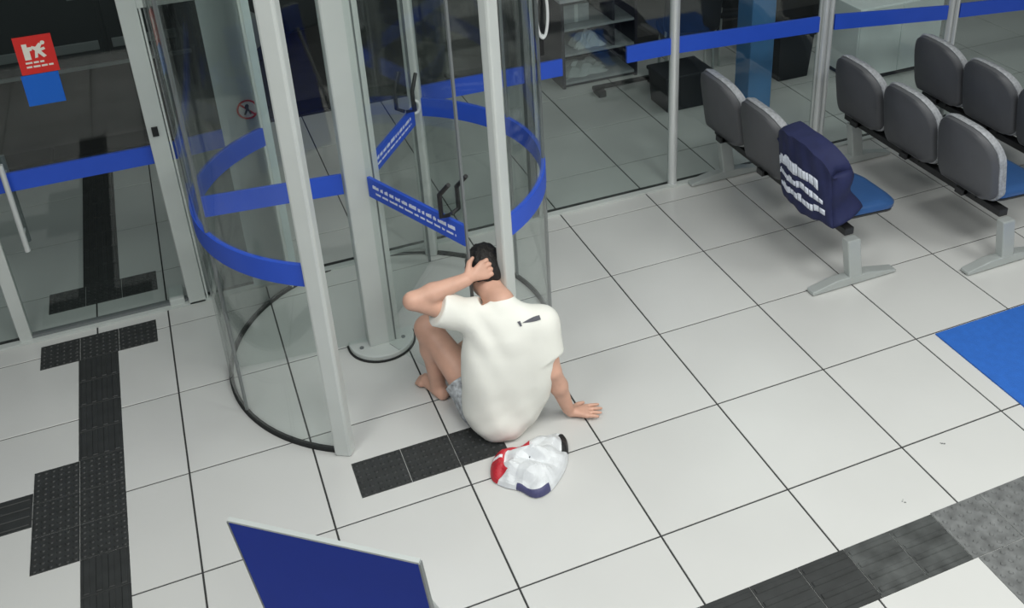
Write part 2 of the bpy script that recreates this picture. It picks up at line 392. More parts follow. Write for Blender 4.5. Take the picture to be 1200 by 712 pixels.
bp = MB().prism(poly, lambda a, b, t: (a, b, t), .006, .035).build('base_plate', 'alu', rd, bevel=.006)
MB().prism([(CC[0] + (a - CC[0]) * 1.05, CC[1] + (b - CC[1]) * 1.05) for a, b in poly], lambda a, b, t: (a, b, t), .001, .008).build('base_seal', 'seal', bp)
for sx in (-.115, .105): MB().tube([(CC[0] + sx, CC[1] - .04, .034), (CC[0] + sx, CC[1] - .04, .041)], .011, 8).build('bolt', 'alu_dark', bp)
def wing(ang, L, printed):
    d = Vector((*pol(1, ang), 0)); n = Vector((-d.y, d.x, 0)); o = Vector((CC[0], CC[1], 0))
    def P(r, q, z): p = o + d * r + n * q; return (p.x, p.y, z)
    def slab(name, m, r0, r1, t, z0, z1, parent, q=0.0):
        v = [P(r, q + s, z) for z in (z0, z1) for s in (-t, t) for r in (r0, r1)]
        return MB().add(v, [(0, 2, 3, 1), (4, 5, 7, 6), (0, 1, 5, 4), (2, 6, 7, 3), (0, 4, 6, 2), (1, 3, 7, 5)]).build(name, m, parent)
    w = slab('wing_glass', 'glass_in', .07, L, .005, .035, 2.80, rd)
    slab('top_rail', 'alu', .06, L, .015, 2.76, 2.82, w)
    slab('edge_seal', 'alu_dark', L - .006, L + .004, .006, .035, 2.80, w)
    slab('blue_band', 'band', .08, L - .006, .008, .925, 1.03, w)
    # pull handle: upright bar and angled grip, both sides of the glass
    for s in (-1, 1) if printed else ():
        MB().tube([P(L - .10, s * .006, 1.05), P(L - .10, s * .05, 1.06), P(L - .10, s * .05, 1.17), P(L - .03, s * .05, 1.245)], [.010, .011, .011, .010], 8).build('pull_handle', 'black', w, True)
    if printed:     # two rows of small white print, both faces
        for s in (-1, 1):
            rr = random.Random(5)
            mb = MB()
            for z, h, r0, r1 in ((.984, .020, .12, L - .06), (.955, .012, .14, L - .06)):
                r = r0
                while r < r1:
                    for k in range(rr.randint(3, 9)):
                        wl = rr.uniform(.0045, .0085); hh = h * rr.uniform(.65, 1)
                        if r + wl > r1: break
                        v = [P(r + a_, s * (.0085 + b_), z + c_) for c_ in (0, hh) for b_ in (0, .0012) for a_ in (0, wl * .8)]
                        mb.add(v, [(0, 2, 3, 1), (4, 5, 7, 6), (0, 1, 5, 4), (2, 6, 7, 3), (0, 4, 6, 2), (1, 3, 7, 5)]); r += wl
                    r += .012
            mb.build('band_print', 'print_white', w)
    return w
wing(-66, .775, True); wing(54, .74, True); wing(174, .73, False)
# ------------------------------------------------------------------ seating: three beam benches
def outline(w, h, rb, rt, n=7):
    pts = []
    for cx, cz, r, a0 in ((w / 2 - rb, rb, rb, -90), (w / 2 - rt, h - rt, rt, 0), (-w / 2 + rt, h - rt, rt, 90), (-w / 2 + rb, rb, rb, 180)):
        for k in range(n + 1):
            q = math.radians(a0 + 90 * k / n); pts.append((cx + r * math.cos(q), cz + r * math.sin(q)))
    return pts
def loft(sections):
    n = len(sections[0]); v = [p for s in sections for p in s]; f = []
    for i in range(len(sections) - 1):
        for k in range(n): f.append((i * n + k, i * n + (k + 1) % n, (i + 1) * n + (k + 1) % n, (i + 1) * n + k))
    f.append(tuple(range(n - 1, -1, -1))); f.append(tuple(range((len(sections) - 1) * n, len(sections) * n)))
    return MB().add(v, f)
BW = .455
def back_sections(x_list, inset):
    out = []
    for x, i in zip(x_list, inset):
        o = outline(BW - 2 * i, .43 - 2 * i, .065, .19)
        sec = []
        for a, b in o:
            z = .405 + i + b
            bow = .060 * (2 * a / BW) ** 2          # wraps forward at the sides
            sec.append((x - .16 * (z - .42) + bow, a, z))
        out.append(sec)
    return out
shell_me = None
def bench(x, y0, pitch, label, n=3):
    r = empty('beam_bench', (x, y0, 0)); tag(r, label, 'bench', 'rows of linked chairs in the waiting area')
    for k in range(n):
        yy = (k - (n - 1) / 2) * pitch
        sh = loft(back_sections([-.012, -.004, .022], [.02, .004, 0])).build('backrest', 'chair_shell', r, True); sh.location = (0, yy, 0)
        ed = loft(back_sections([.022, .034, .074, .088], [-.004, -.009, -.002, .03])).build('back_cushion', 'chair_edge', sh, True)
        # seat: cushion on shell, rounded plan
        pl = outline(.44, .455, .09, .13)
        def ssec(z, i): return [(.05 + i + (b * (1 - 2 * i / .455)), a * (1 - 2 * i / .44), z - .035 * ((b - .2) / .25) ** 2 * (1 if b > .2 else -.6)) for a, b in pl]
        se = loft([ssec(.405, .02), ssec(.412, .0), ssec(.435, -.002), ssec(.452, .015), ssec(.460, .05)]).build('seat', 'vinyl', r, True); se.location = (0, yy, 0)
        loft([ssec(.385, .05), ssec(.392, .006), ssec(.405, .004)]).build('seat_shell', 'beam', se, True)
        br = MB().box(.10, .20, -.05, .05, .34, .392).box(.015, .12, -.03, .03, .365, .40).box(.030, .055, -.03, .03, .37, .50).build('seat_bracket', 'beam', r); br.location = (0, yy, 0)
    L = pitch * n / 2
    MB().box(.12, .18, -L + .02, L - .02, .30, .345).build('beam', 'beam', r, bevel=.005)
    for s in (-1, 1):
        yy = s * (L - .10) - (.17 if s < 0 else 0) + (.06 if s < 0 else 0)
        lg = MB().add([(q[0] + ox, yy + oy, q[1]) for q in ((.10, .30), (.14, .05)) for ox, oy in ((0, -.03), (.085, -.03), (.085, .03), (0, .03))],
                      [(0, 1, 2, 3), (7, 6, 5, 4), (0, 4, 5, 1), (1, 5, 6, 2), (2, 6, 7, 3), (3, 7, 4, 0)]).build('leg', 'steel', r, bevel=.008)
        MB().prism([(-.10, .006), (.46, .006), (.46, .022), (.28, .058), (.06, .058), (-.10, .026)], lambda a, b, t: (a, t, b), yy - .032, yy + .032).build('foot_bar', 'steel', lg, bevel=.006)
        for fx in (-.08, .43): MB().tube([(fx, yy, 0), (fx, yy, .008)], .014, 8).build('foot_pad', 'black', lg)
    return r
b1 = bench(1.025, .10, .485, 'grey-backed row of three linked chairs with navy cloth on its end seat')
b2 = bench(1.915, -.10, .49, 'middle row of three linked chairs between two other rows, beside the blue floor mat')
b3 = bench(2.60, -.02, .47, 'row of three linked chairs farthest from the revolving door')
# ------------------------------------------------------------------ floor mat and standing board
fm = loft([[(x, y, z) for x, y in [(1.3 + i, -2.05 + i), (2.6 - i, -2.05 + i), (2.6 - i, -1.215 - i), (1.3 + i, -1.215 - i)]] for z, i in ((.001, 0), (.008, 0), (.011, .004))]).build('floor_mat', 'mat_blue')
tag(fm, 'bright blue rectangular floor mat on the tiles beside the chair rows', 'mat')
sb = empty('sign_board', (-2.168, -2.111, 0)); tag(sb, 'leaning dark blue standing board with thin grey frame on the tiled floor', 'board')
T = Vector((.4575, -.3705, 0)); wT = T.length; T.normalize(); nB = Vector((T.y, -T.x, 0)); th = math.radians(8)
Sd = Vector((0, 0, -1)) * math.cos(th) - nB * math.sin(th); Nn = T.cross(Sd)
A0 = Vector((0, 0, 1.10)); LB = 1.02
def bp_(u, s_, q): p = A0 + T * u + Sd * s_ + Nn * q; return tuple(p)
def bbox(name, m, u0, u1, s0, s1, q0, q1, parent):
    v = [bp_(u, s_, q) for q in (q0, q1) for s_ in (s0, s1) for u in (u0, u1)]
    return MB().add(v, [(0, 2, 3, 1), (4, 5, 7, 6), (0, 1, 5, 4), (2, 6, 7, 3), (0, 4, 6, 2), (1, 3, 7, 5)]).build(name, m, parent)
bbox('panel', 'board', 0, wT, .006, LB, -.006, .006, sb)
bbox('frame_rail', 'steel', -.003, wT + .003, -.002, .006, -.007, .007, sb)
bbox('frame_rail', 'steel', -.004, wT + .004, LB, LB + .012, -.014, .014, sb)
for u in (-.006, wT): bbox('frame_stile', 'alu_dark', u, u + .006, .006, LB, -.007, .007, sb)
for u in (.06, wT - .06):  # props on the far side
    bt = Vector(bp_(u, LB, 0)); lg = MB().tube([bt, (bt.x, bt.y, .0)], .014, 8).build('leg', 'steel', sb)
    tp = Vector(bp_(u, .15, 0)); q = tp - nB * .0; MB().tube([tp - nB * .026, Vector((tp.x, tp.y, 0)) - nB * .45], .012, 8).build('rear_strut', 'steel', sb)
# ------------------------------------------------------------------ signed-distance bodies
class Field:
    def __init__(s, lo, hi, h):
        s.lo = np.array(lo); s.h = h; s.n = np.ceil((np.array(hi) - s.lo) / h).astype(int) + 1
        s.ax = [s.lo[i] + h * np.arange(s.n[i]) for i in range(3)]
        s.d = np.full(s.n, 0.12, np.float32)
    def _win(s, lo, hi, m=.075):
        sl = []
        for i in range(3):
            a_ = int(np.clip(math.floor((lo[i] - m - s.lo[i]) / s.h), 0, s.n[i])); b_ = int(np.clip(math.ceil((hi[i] + m - s.lo[i]) / s.h) + 1, 0, s.n[i])); sl.append(slice(a_, b_))
        g = np.meshgrid(*[s.ax[i][sl[i]] for i in range(3)], indexing='ij')
        return tuple(sl), np.stack(g, -1)
    def merge(s, sl, dd, k):
        a_ = s.d[sl]; dd = np.minimum(dd, .12)
        if k <= 0: s.d[sl] = np.minimum(a_, dd)
        else:
            h = np.clip(.5 + .5 * (a_ - dd) / k, 0, 1); s.d[sl] = a_ * (1 - h) + dd * h - k * h * (1 - h)
    def cap(s, a_, b_, ra, rb, k=.02, flat=None, clip=None):
        a_ = np.array(a_, float); b_ = np.array(b_, float); R_ = max(ra, rb)
        sl, P = s._win(np.minimum(a_, b_) - R_, np.maximum(a_, b_) + R_)
        if P.size == 0: return
        ab = b_ - a_; t = np.clip(((P - a_) @ ab) / max(ab @ ab, 1e-9), 0, 1); q = P - (a_ + t[..., None] * ab)
        if flat is not None:           # (axis, factor): squash along a direction
            ax_ = np.array(flat[0], float); ax_ /= np.linalg.norm(ax_); q = q + (q @ ax_)[..., None] * ax_ * (1 / flat[1] - 1)
        dd = np.linalg.norm(q, axis=-1) - (ra + t * (rb - ra))
        if clip is not None:
            dd = np.maximum(dd, (P - np.array(clip[0])) @ np.array(clip[1]))
        s.merge(sl, dd.astype(np.float32), k)
    def ell(s, c, r, R3=None, k=.02, sub=False):
        c = np.array(c, float); r = np.array(r, float); m_ = r.max()
        sl, P = s._win(c - m_, c + m_); q = (P - c) @ (R3 if R3 is not None else np.eye(3))
        k0 = np.linalg.norm(q / r, axis=-1); k1 = np.linalg.norm(q / r ** 2, axis=-1); dd = k0 * (k0 - 1) / np.maximum(k1, 1e-6)
        if sub: s.d[sl] = np.maximum(s.d[sl], -dd)
        else: s.merge(sl, dd.astype(np.float32), k)
    def mesh(s):
        d = s.d; n = s.n; neg = d < 0
        c = np.zeros(n - 1, np.int8)
        for dx in (0, 1):
            for dy in (0, 1):
                for dz in (0, 1): c += neg[dx:n[0] - 1 + dx, dy:n[1] - 1 + dy, dz:n[2] - 1 + dz]
        I = np.argwhere((c > 0) & (c < 8)); idx = -np.ones(n - 1, np.int64); idx[tuple(I.T)] = np.arange(len(I))
        acc = np.zeros((len(I), 3)); cnt = np.zeros(len(I))
        cor = [(x, y, z) for x in (0, 1) for y in (0, 1) for z in (0, 1)]
        for a_ in cor:
            for ax_ in range(3):
                if a_[ax_]: continue
                b_ = list(a_); b_[ax_] = 1
                va = d[tuple((I + a_).T)]; vb = d[tuple((I + b_).T)]; m = (va < 0) != (vb < 0)
                t = np.where(m, va / np.where(m, va - vb, 1), 0); p = np.array(a_, float)[None] + t[:, None] * (np.array(b_) - np.array(a_))
                acc[m] += p[m]; cnt[m] += 1
        V = s.lo + s.h * (I + acc / cnt[:, None]); F = []
        for ax_ in range(3):
            u, v = [(1, 2), (2, 0), (0, 1)][ax_]
            A_ = np.take(neg, range(n[ax_] - 1), ax_); B_ = np.take(neg, range(1, n[ax_]), ax_); E = np.argwhere(A_ != B_)
            E = E[(E[:, u] > 0) & (E[:, v] > 0) & (E[:, u] < n[u] - 1) & (E[:, v] < n[v] - 1)]
            e1 = np.zeros(3, int); e1[u] = 1; e2 = np.zeros(3, int); e2[v] = 1
            q = np.stack([idx[tuple((E - e1 - e2).T)], idx[tuple((E - e2).T)], idx[tuple(E.T)], idx[tuple((E - e1).T)]], 1)
            fl = A_[tuple(E.T)]; q[~fl] = q[~fl][:, ::-1]; F.append(q)
        F = np.concatenate(F); F = F[(F >= 0).all(1)]
        return V, F
def field_obj(fl, name, m, parent, smooth_it=2):
    V, F = fl.mesh()
    for _ in range(smooth_it):      # light Laplacian smoothing
        acc = np.zeros_like(V); cnt = np.zeros(len(V))
        for i in range(4):
            j = (i + 1) % 4
            np.add.at(acc, F[:, i], V[F[:, j]]); np.add.at(cnt, F[:, i], 1); np.add.at(acc, F[:, j], V[F[:, i]]); np.add.at(cnt, F[:, j], 1)
        V = V * .5 + .5 * acc / np.maximum(cnt, 1)[:, None]
    me = bpy.data.meshes.new(name); me.from_pydata(V.tolist(), [], F.tolist()); me.update()
    me.materials.append(M[m]); me.polygons.foreach_set('use_smooth', [True] * len(me.polygons))
    o = bpy.data.objects.new(name, me); COL.objects.link(o); o.parent = parent
    return o
# joints of the seated man (world coordinates, metres)
J = dict(P=(-.96, -.885, .125), mid=(-.94, -.915, .38), chest=(-.925, -.905, .53), N=(-.925, -.865, .675),
         Ls=(-1.06, -.845, .615), Le=(-1.310, -.825, .765), Lw=(-1.065, -.822, .800),
         Rs=(-.770, -.955, .565), Re=(-.752, -1.01, .325), Rw=(-.672, -.985, .052),
         Lh=(-1.045, -.855, .115), Lk=(-1.195, -.535, .385), La=(-1.185, -.575, .055),
         Rh=(-.875, -.87, .115), Rk=(-.87, -.52, .25), Ra=(-1.03, -.37, .06), H=(-.945, -.695, .738))
V3 = {k: np.array(v) for k, v in J.items()}
LO, HI = (-1.42, -1.14, -.006), (-.44, -.20, .94)
man = empty('person', (0, 0, 0)); man.location = (-.96, -.9, 0)
tag(man, 'person in white t-shirt sitting on the floor, hand on head, other palm on tiles', 'person')
hf = np.array((.10, .80, -.60)); hf /= np.linalg.norm(hf); hr = np.array((.96, -.20, -.10)); hr -= hf * (hr @ hf); hr /= np.linalg.norm(hr); hu = np.cross(hr, hf)
HR = np.stack([hr, hf, hu], 1)
def hl(x, y, z): return V3['H'] + HR @ np.array((x, y, z))
body = Field(LO, HI, .0052)
hips_ax = (0.0, 1.0, 0.15)
body.cap(V3['Lh'], V3['Rh'], .092, .092, .03)
body.cap(V3['P'], V3['mid'], .088, .085, .03); body.cap(V3['mid'], V3['chest'], .085, .080, .03); body.cap(V3['chest'], V3['N'], .075, .052, .03)
body.cap(V3['Ls'], V3['Rs'], .052, .055, .04)
# neck and head
body.cap(V3['N'] + np.array((0, 0, -.02)), hl(0, -.03, -.05), .060, .056, .03)
body.ell(hl(0, -.012, .022), (.073, .092, .088), HR, .02); body.ell(hl(0, .022, -.045), (.056, .062, .075), HR, .03)
body.cap(hl(0, .085, -.005), hl(0, .103, -.030), .009, .014, .012)                        # nose
body.cap(hl(-.02, .080, -.068), hl(.02, .080, -.068), .007, .007, .008)                    # lips
body.ell(hl(0, .070, -.098), (.022, .018, .018), HR, .02)                                  # chin
for s in (-1, 1):
    body.ell(hl(s * .076, -.008, -.008), (.010, .020, .032), HR, .008)                     # ears
    body.ell(hl(s * .030, .082, .004), (.013, .010, .009), HR, .004)                       # eyes
    body.cap(hl(s * .014, .083, .022), hl(s * .048, .074, .022), .007, .006, .010)         # brows
# arms
body.cap(V3['Ls'], V3['Le'], .050, .040, .03); body.cap(V3['Le'], V3['Le'] * .62 + V3['Lw'] * .38, .039, .042, .015)
body.cap(V3['Le'] * .62 + V3['Lw'] * .38, V3['Lw'], .043, .031, .02)
body.cap(V3['Rs'], V3['Re'], .052, .041, .03); body.cap(V3['Re'], V3['Re'] * .62 + V3['Rw'] * .38, .040, .042, .015)
body.cap(V3['Re'] * .62 + V3['Rw'] * .38, V3['Rw'], .041, .028, .02)
def hand(w, f, side, nrm, flatness, curl, scale=1.0, spread=.10, thumb=1):
    """w wrist, f finger direction, side = direction towards the thumb, nrm = back of the hand"""
    f = np.array(f, float); f /= np.linalg.norm(f); side = np.array(side, float); side -= f * (side @ f); side /= np.linalg.norm(side)
    nrm = np.cross(f, side) * (1 if np.cross(f, side) @ np.array(nrm) > 0 else -1)
    for q in (-.030, -.010, .010, .030):
        body.cap(w + f * .012, w + f * .088 * scale + side * q * 1.05, .017, .0135, .012)
    for q, L in ((.033, .068), (.011, .078), (-.011, .072), (-.032, .056)):
        p0 = w + f * .085 * scale + side * q; dirn = f + side * (q / .033) * spread
        ang = 0
        for frac, r0, r1 in ((.42, .0105, .0095), (.32, .0095, .0085), (.26, .0085, .0072)):
            dd = dirn * math.cos(ang) - nrm * math.sin(ang); dd /= np.linalg.norm(dd); p1 = p0 + dd * L * frac * scale
            body.cap(p0, p1, r0, r1, .0035); p0 = p1; ang += curl
    t0 = w + f * .025 + side * .026; t1 = t0 + (f * .6 + side * .75 - nrm * .15) * .042; t2 = t1 + (f * .85 + side * .35 - nrm * curl * .3) * .034
    body.cap(t0, t1, .016, .0125, .010); body.cap(t1, t2, .0118, .0090, .004)
hand(V3['Lw'], (.88, .22, .10), (.20, .55, .80), (-.2, -.8, .5), .5, 1.15, 1.12, .03)
hand(V3['Rw'] + np.array((0, 0, -.022)), (.97, -.30, -.02), (.2, 1, 0), (0, 0, 1), .5, .06, .98, .16)
# legs and feet
def leg(h, k, a_, toe):
    body.cap(h, k, .086, .058, .04); body.ell(k, (.056, .056, .058), None, .03)
    m_ = k * .68 + a_ * .32; back_ = np.array((0, -.012, 0))
    body.cap(k, m_ + back_, .050, .053, .03); body.cap(m_ + back_, a_, .052, .036, .03)
    heel = a_ + np.array((-(toe[0] - a_[0]) * .18, -(toe[1] - a_[1]) * .18, -.022)); ball = a_ * .35 + np.array(toe) * .65
    body.cap(heel, ball, .034, .028, .02); ball = np.array((ball[0], ball[1], .026))
    f = np.array(toe) - a_; f[2] = 0; f /= np.linalg.norm(f); sd = np.array((-f[1], f[0], 0))
    for q, L, r in ((-.030, .050, .013), (-.012, .056, .011), (.002, .052, .010), (.016, .044, .0095), (.030, .034, .009)):
        body.cap(ball + sd * q, ball + sd * q * 1.1 + f * L + np.array((0, 0, -.012)), r + .006, r, .008)
leg(V3['Lh'] + np.array((0, .02, 0)), V3['Lk'], V3['La'], (-1.245, -.42, .02)); leg(V3['Rh'], V3['Rk'], V3['Ra'], (-1.11, -.25, .02))
body.d = np.maximum(body.d, (0.002 - body.ax[2])[None, None, :].astype(np.float32))
def place(o): o.location = (.96, .9, 0); return o
o_body = place(field_obj(body, 'body', 'skin', man, 2))
# shirt
sh = Field(LO, HI, .0062)
sh.cap((-1.005, -.955, .075), (-.965, -.965, .075), .095, .090, .05); sh.cap((-1.02, -.885, .11), (-.905, -.91, .11), .120, .108, .05)
sh.cap((-1.015, -.895, .18), (-.875, -.93, .18), .117, .108, .08); sh.cap((-1.02, -.90, .28), (-.84, -.94, .27), .115, .106, .08)
sh.cap((-1.02, -.90, .38), (-.82, -.945, .36), .114, .106, .08); sh.cap((-1.00, -.885, .48), (-.82, -.945, .46), .110, .102, .08)
sh.cap((-1.0, -.872, .565), (-.81, -.940, .535), .090, .084, .07)
sh.cap(V3['chest'], V3['N'] + np.array((0, -.015, -.03)), .10, .070, .05); sh.cap(V3['Ls'] + np.array((.03, 0, 0)), V3['Rs'], .072, .070, .05)
le = V3['Le'] - V3['Ls']; le /= np.linalg.norm(le); re_ = V3['Re'] - V3['Rs']; re_ /= np.linalg.norm(re_)
cutL = V3['Ls'] + le * .172; cutR = V3['Rs'] + re_ * .155
sh.cap(V3['Ls'], V3['Ls'] + le * .22, .074, .086, .04, clip=(cutL, le)); sh.cap(V3['Rs'], V3['Rs'] + re_ * .22, .070, .072, .04, clip=(cutR, re_))
X, Y_, Z = np.meshgrid(*sh.ax, indexing='ij', sparse=True)
fold = (.0022 * np.sin(48 * X + 14 * Z + 2 * np.sin(7 * Z)) * np.clip((.5 - Z) * 3, .15, 1) + .0012 * np.sin(70 * Z - 45 * X) * np.clip(1 - Z * 3, 0, 1) + .004 * np.sin(55 * (X + .45 * Z) + 1.5 * np.sin(9 * Z)) * np.exp(-((X + 1.05) / .08) ** 2) * np.clip((Z - .3) * 5, 0, 1))
sh.d = (sh.d + fold).astype(np.float32)
sh.d = np.maximum(sh.d, (0.012 - sh.ax[2])[None, None, :].astype(np.float32))
# neck opening
nk = V3['N']; nd = hl(0, -.03, -.05) - nk; nd /= np.linalg.norm(nd)
Pn = (X - nk[0]) * nd[0] + (Y_ - nk[1]) * nd[1] + (Z - nk[2]) * nd[2]
near = ((X - nk[0]) ** 2 + (Y_ - nk[1]) ** 2 + (Z - nk[2]) ** 2) < .10 ** 2
sh.d = np.where(near & (Pn > .012), np.maximum(sh.d, Pn - .012), sh.d).astype(np.float32)
o_shirt = place(field_obj(sh, 't_shirt', 'shirt', man, 3))
# shorts
so = Field(LO, HI, .0065)
so.cap(V3['Lh'], V3['Rh'], .116, .116, .03)
for h, k in (('Lh', 'Lk'), ('Rh', 'Rk')):
    ld = V3[k] - V3[h]; Ln = np.linalg.norm(ld); ld /= Ln
    so.cap(V3[h], V3[h] + ld * Ln * .6, .100, .096, .03, clip=(V3[h] + ld * Ln * (.36 if h == 'Lh' else .5), ld))
Xs, Ys, Zs = np.meshgrid(*so.ax, indexing='ij', sparse=True)
so.d = np.maximum(so.d + .003 * np.sin(60 * Xs + 40 * Ys), .006 - Zs).astype(np.float32)
place(field_obj(so, 'shorts', 'shorts', man, 2))
# hair
ha = Field(LO, HI, .0055)
ha.ell(hl(0, -.018, .030), (.083, .101, .095), HR, .02); ha.ell(hl(0, -.055, -.02), (.068, .058, .065), HR, .03)
Xh, Yh, Zh = np.meshgrid(*ha.ax, indexing='ij', sparse=True)
lx_ = (Xh - V3['H'][0]) * hf[0] + (Yh - V3['H'][1]) * hf[1] + (Zh - V3['H'][2]) * hf[2]
lz_ = (Xh - V3['H'][0]) * hu[0] + (Yh - V3['H'][1]) * hu[1] + (Zh - V3['H'][2]) * hu[2]
ha.d = np.maximum(ha.d, np.minimum(lx_ - .055 + 0 * lz_, 1)).astype(np.float32)
ha.d = np.maximum(ha.d, -(lz_ + .055 - .55 * np.maximum(lx_ + .03, 0))).astype(np.float32)
ha.d = (ha.d + .004 * np.sin(150 * Xh + 60 * Zh) * np.sin(120 * Yh)).astype(np.float32)
place(field_obj(ha, 'hair', 'hair', man, 1))
# small print on the back of the shirt, laid onto the cloth
me = o_shirt.data; bvh = BVHTree.FromPolygons([v.co for v in me.vertices], [tuple(p.vertices) for p in me.polygons])
def lay(poly2, name, m, org, ux, uz, parent, lift=.003):
    v = []
    for a_, b_ in poly2:
        p = Vector(org) + Vector(ux) * a_ + Vector(uz) * b_
        hit = bvh.ray_cast(p + Vector((0, -.35, .25)), Vector((0, .35, -.25)).normalized())
        q = hit[0] if hit[0] is not None else p
        nq = hit[1] if hit[1] is not None else Vector((0, -1, 0))
        if nq.y > 0 and nq.z < 0: nq = -nq
        v.append(q + nq * lift)
    n = len(v); mb = MB().add(v, [tuple(range(n))]); return mb
logo = MB()
for k in range(8):
    a0, a1 = -.055 + k * .0145, -.055 + (k + 1) * .0145
    h0 = .002 + .007 * math.sin(max(0, k - 1) / 8 * 2.6); h1 = .002 + .007 * math.sin(max(0, k) / 8 * 2.6)
    q = lay([(a0, -h0 + .06 * a0), (a1, -h1 + .06 * a1), (a1, h1 + .16 * a1), (a0, h0 + .16 * a0)], 'x', 'ink', (-.842, -1.03, .650), (.80, -.14, 0), (0, .25, .97), None)
    logo.add(q.v, q.f)
q = lay([(-.066, .004), (-.050, .006), (-.046, -.018), (-.056, -.020)], 'x', 'ink', (-.842, -1.03, .650), (.80, -.14, 0), (0, .25, .97), None); logo.add(q.v, q.f)
lo_ = logo.build('shirt_print', 'ink', o_shirt)
sm = lo_.modifiers.new('solidify', 'SOLIDIFY'); sm.thickness = .0015
# ------------------------------------------------------------------ plastic bag on the floor behind the person
pb = empty('plastic_bag', (-.93, -1.19, 0)); tag(pb, 'crumpled white plastic bag with red strip lying on floor behind seated person', 'bag')
OUT = [(-1.135, -1.215), (-1.10, -1.12), (-1.03, -1.085), (-.945, -1.095), (-.83, -1.07), (-.745, -1.10), (-.765, -1.20), (-.825, -1.30), (-.925, -1.385), (-1.0, -1.395), (-1.05, -1.325), (-1.10, -1.28)]
def smooth_loop(pts, n):
    P_ = np.array(pts); m = len(P_); out = []
    for k in range(n):
        t = k * m / n; i = int(t); f = t - i; p0, p1, p2, p3 = [P_[(i + q) % m] for q in (-1, 0, 1, 2)]
        out.append(.5 * ((2 * p1) + (-p0 + p2) * f + (2 * p0 - 5 * p1 + 4 * p2 - p3) * f ** 2 + (-p0 + 3 * p1 - 3 * p2 + p3) * f ** 3))
    return np.array(out) - np.array((-.93, -1.19))
loop = smooth_loop(OUT, 72); cbag = loop.mean(0)
def tri(t): t = t / math.pi % 1.0; return 2 * abs(t - .5)
def bag_z(x, y, rr):
    cr_ = tri(17 * x + 12 * y + 1.5 * math.sin(14 * y)) * .030 + tri(29 * y - 18 * x + 1.5 * math.sin(19 * x)) * .020 + tri(41 * x + 33 * y) * .010
    return .004 + (1 - rr ** 2.2) ** .6 * (.042 + cr_)
def bag_patch(k0, k1, r0, r1, name, m, parent, lift=0.0, nr=12, closed=False):
    v = []; f = []; ks = list(range(k0, k1 + 1)); nk_ = len(ks)
    for i in range(nr + 1):
        rr = r0 + (r1 - r0) * i / nr
        for k in ks:
            p = cbag + (loop[k % 72] - cbag) * rr; v.append((p[0], p[1], bag_z(p[0], p[1], min(rr, 1)) + lift * (1 if 0 < i < nr else .3)))
    for i in range(nr):
        for k in range(nk_ - 1): f.append((i * nk_ + k, i * nk_ + k + 1, (i + 1) * nk_ + k + 1, (i + 1) * nk_ + k))
    o = MB().add(v, f).build(name, m, parent, False); s_ = o.modifiers.new('solidify', 'SOLIDIFY'); s_.thickness = .002; s_.offset = 1; return o
bag_patch(0, 72, .02, 1.0, 'bag_sheet', 'bag', pb, 0, 18)
bag_patch(-3, 20, .66, 1.0, 'red_strip', 'bag_red', pb, .006, 8)
bag_patch(5, 6, .68, .985, 'white_stripe', 'paper', pb, .009, 6)
bag_patch(48, 61, .90, 1.0, 'blue_edge', 'bag_blue', pb, .005, 6)
bag_patch(30, 37, .84, 1.0, 'dark_corner', 'black', pb, .005, 5)
# ------------------------------------------------------------------ navy cloth on the end seat of the first row
nv = empty('navy_shirt', (1.025, -.385, 0)); tag(nv, 'navy shirt with white lettering draped over the end seat backrest', 'shirt')
def drape(name, m, u0, u1, s0, s1, nu, ns, lift, parent):
    """u across the backrest (y), s along the cloth: 0 back hem ... 1 crest ... 2 front, on the seat"""
    v = []; f = []
    for i in range(nu + 1):
        u = u0 + (u1 - u0) * i / nu
        for j in range(ns + 1):
            s_ = s0 + (s1 - s0) * j / ns
            w = .248; y = u * w + (.02 if s_ > 1 else -.0)
            wob = .010 * math.sin(7 * u + 9 * s_) + .007 * math.sin(15 * u - 5 * s_)
            top = .665 + math.sqrt(max(0, .19 ** 2 - max(0, abs(u) * .22 - .0375) ** 2))
            bow = .060 * min(1, abs(u)) ** 2
            if s_ <= 1:
                z = .40 + (top - .40) * s_; x = -.040 - .16 * (z - .42) + bow - .010 * (1 - s_) - lift + wob * .6
            else:
                q = s_ - 1
                if q < .15: z = top + .012 * math.sin(q / .15 * math.pi / 2) ; x = -.040 - .16 * (top - .42) + bow + .135 * q / .15 - lift * (1 - q / .15) + lift * 0; z += lift
                else:
                    q2 = (q - .15) / .85; z = top - (top - .475) * q2 ** .85 + lift * .5; x = -.040 - .16 * (top - .42) + bow + .135 + (.03 + .05 * (1 - u) * .5) * q2 + .02 * math.sin(q2 * 6 + u * 4) + lift
            v.append((x, y + wob, z))
    for i in range(nu):
        for j in range(ns):
            a_ = i * (ns + 1) + j; f.append((a_, a_ + 1, a_ + ns + 2, a_ + ns + 1))
    o = MB().add(v, f).build(name, m, parent, True); k = o.modifiers.new('solidify', 'SOLIDIFY'); k.thickness = .004; k.offset = 0; return o
dr = drape('cloth', 'navy', -1, 1, 0, 2, 26, 40, 0, nv)
cv = [v.co.copy() for v in dr.data.vertices]; NS = 40
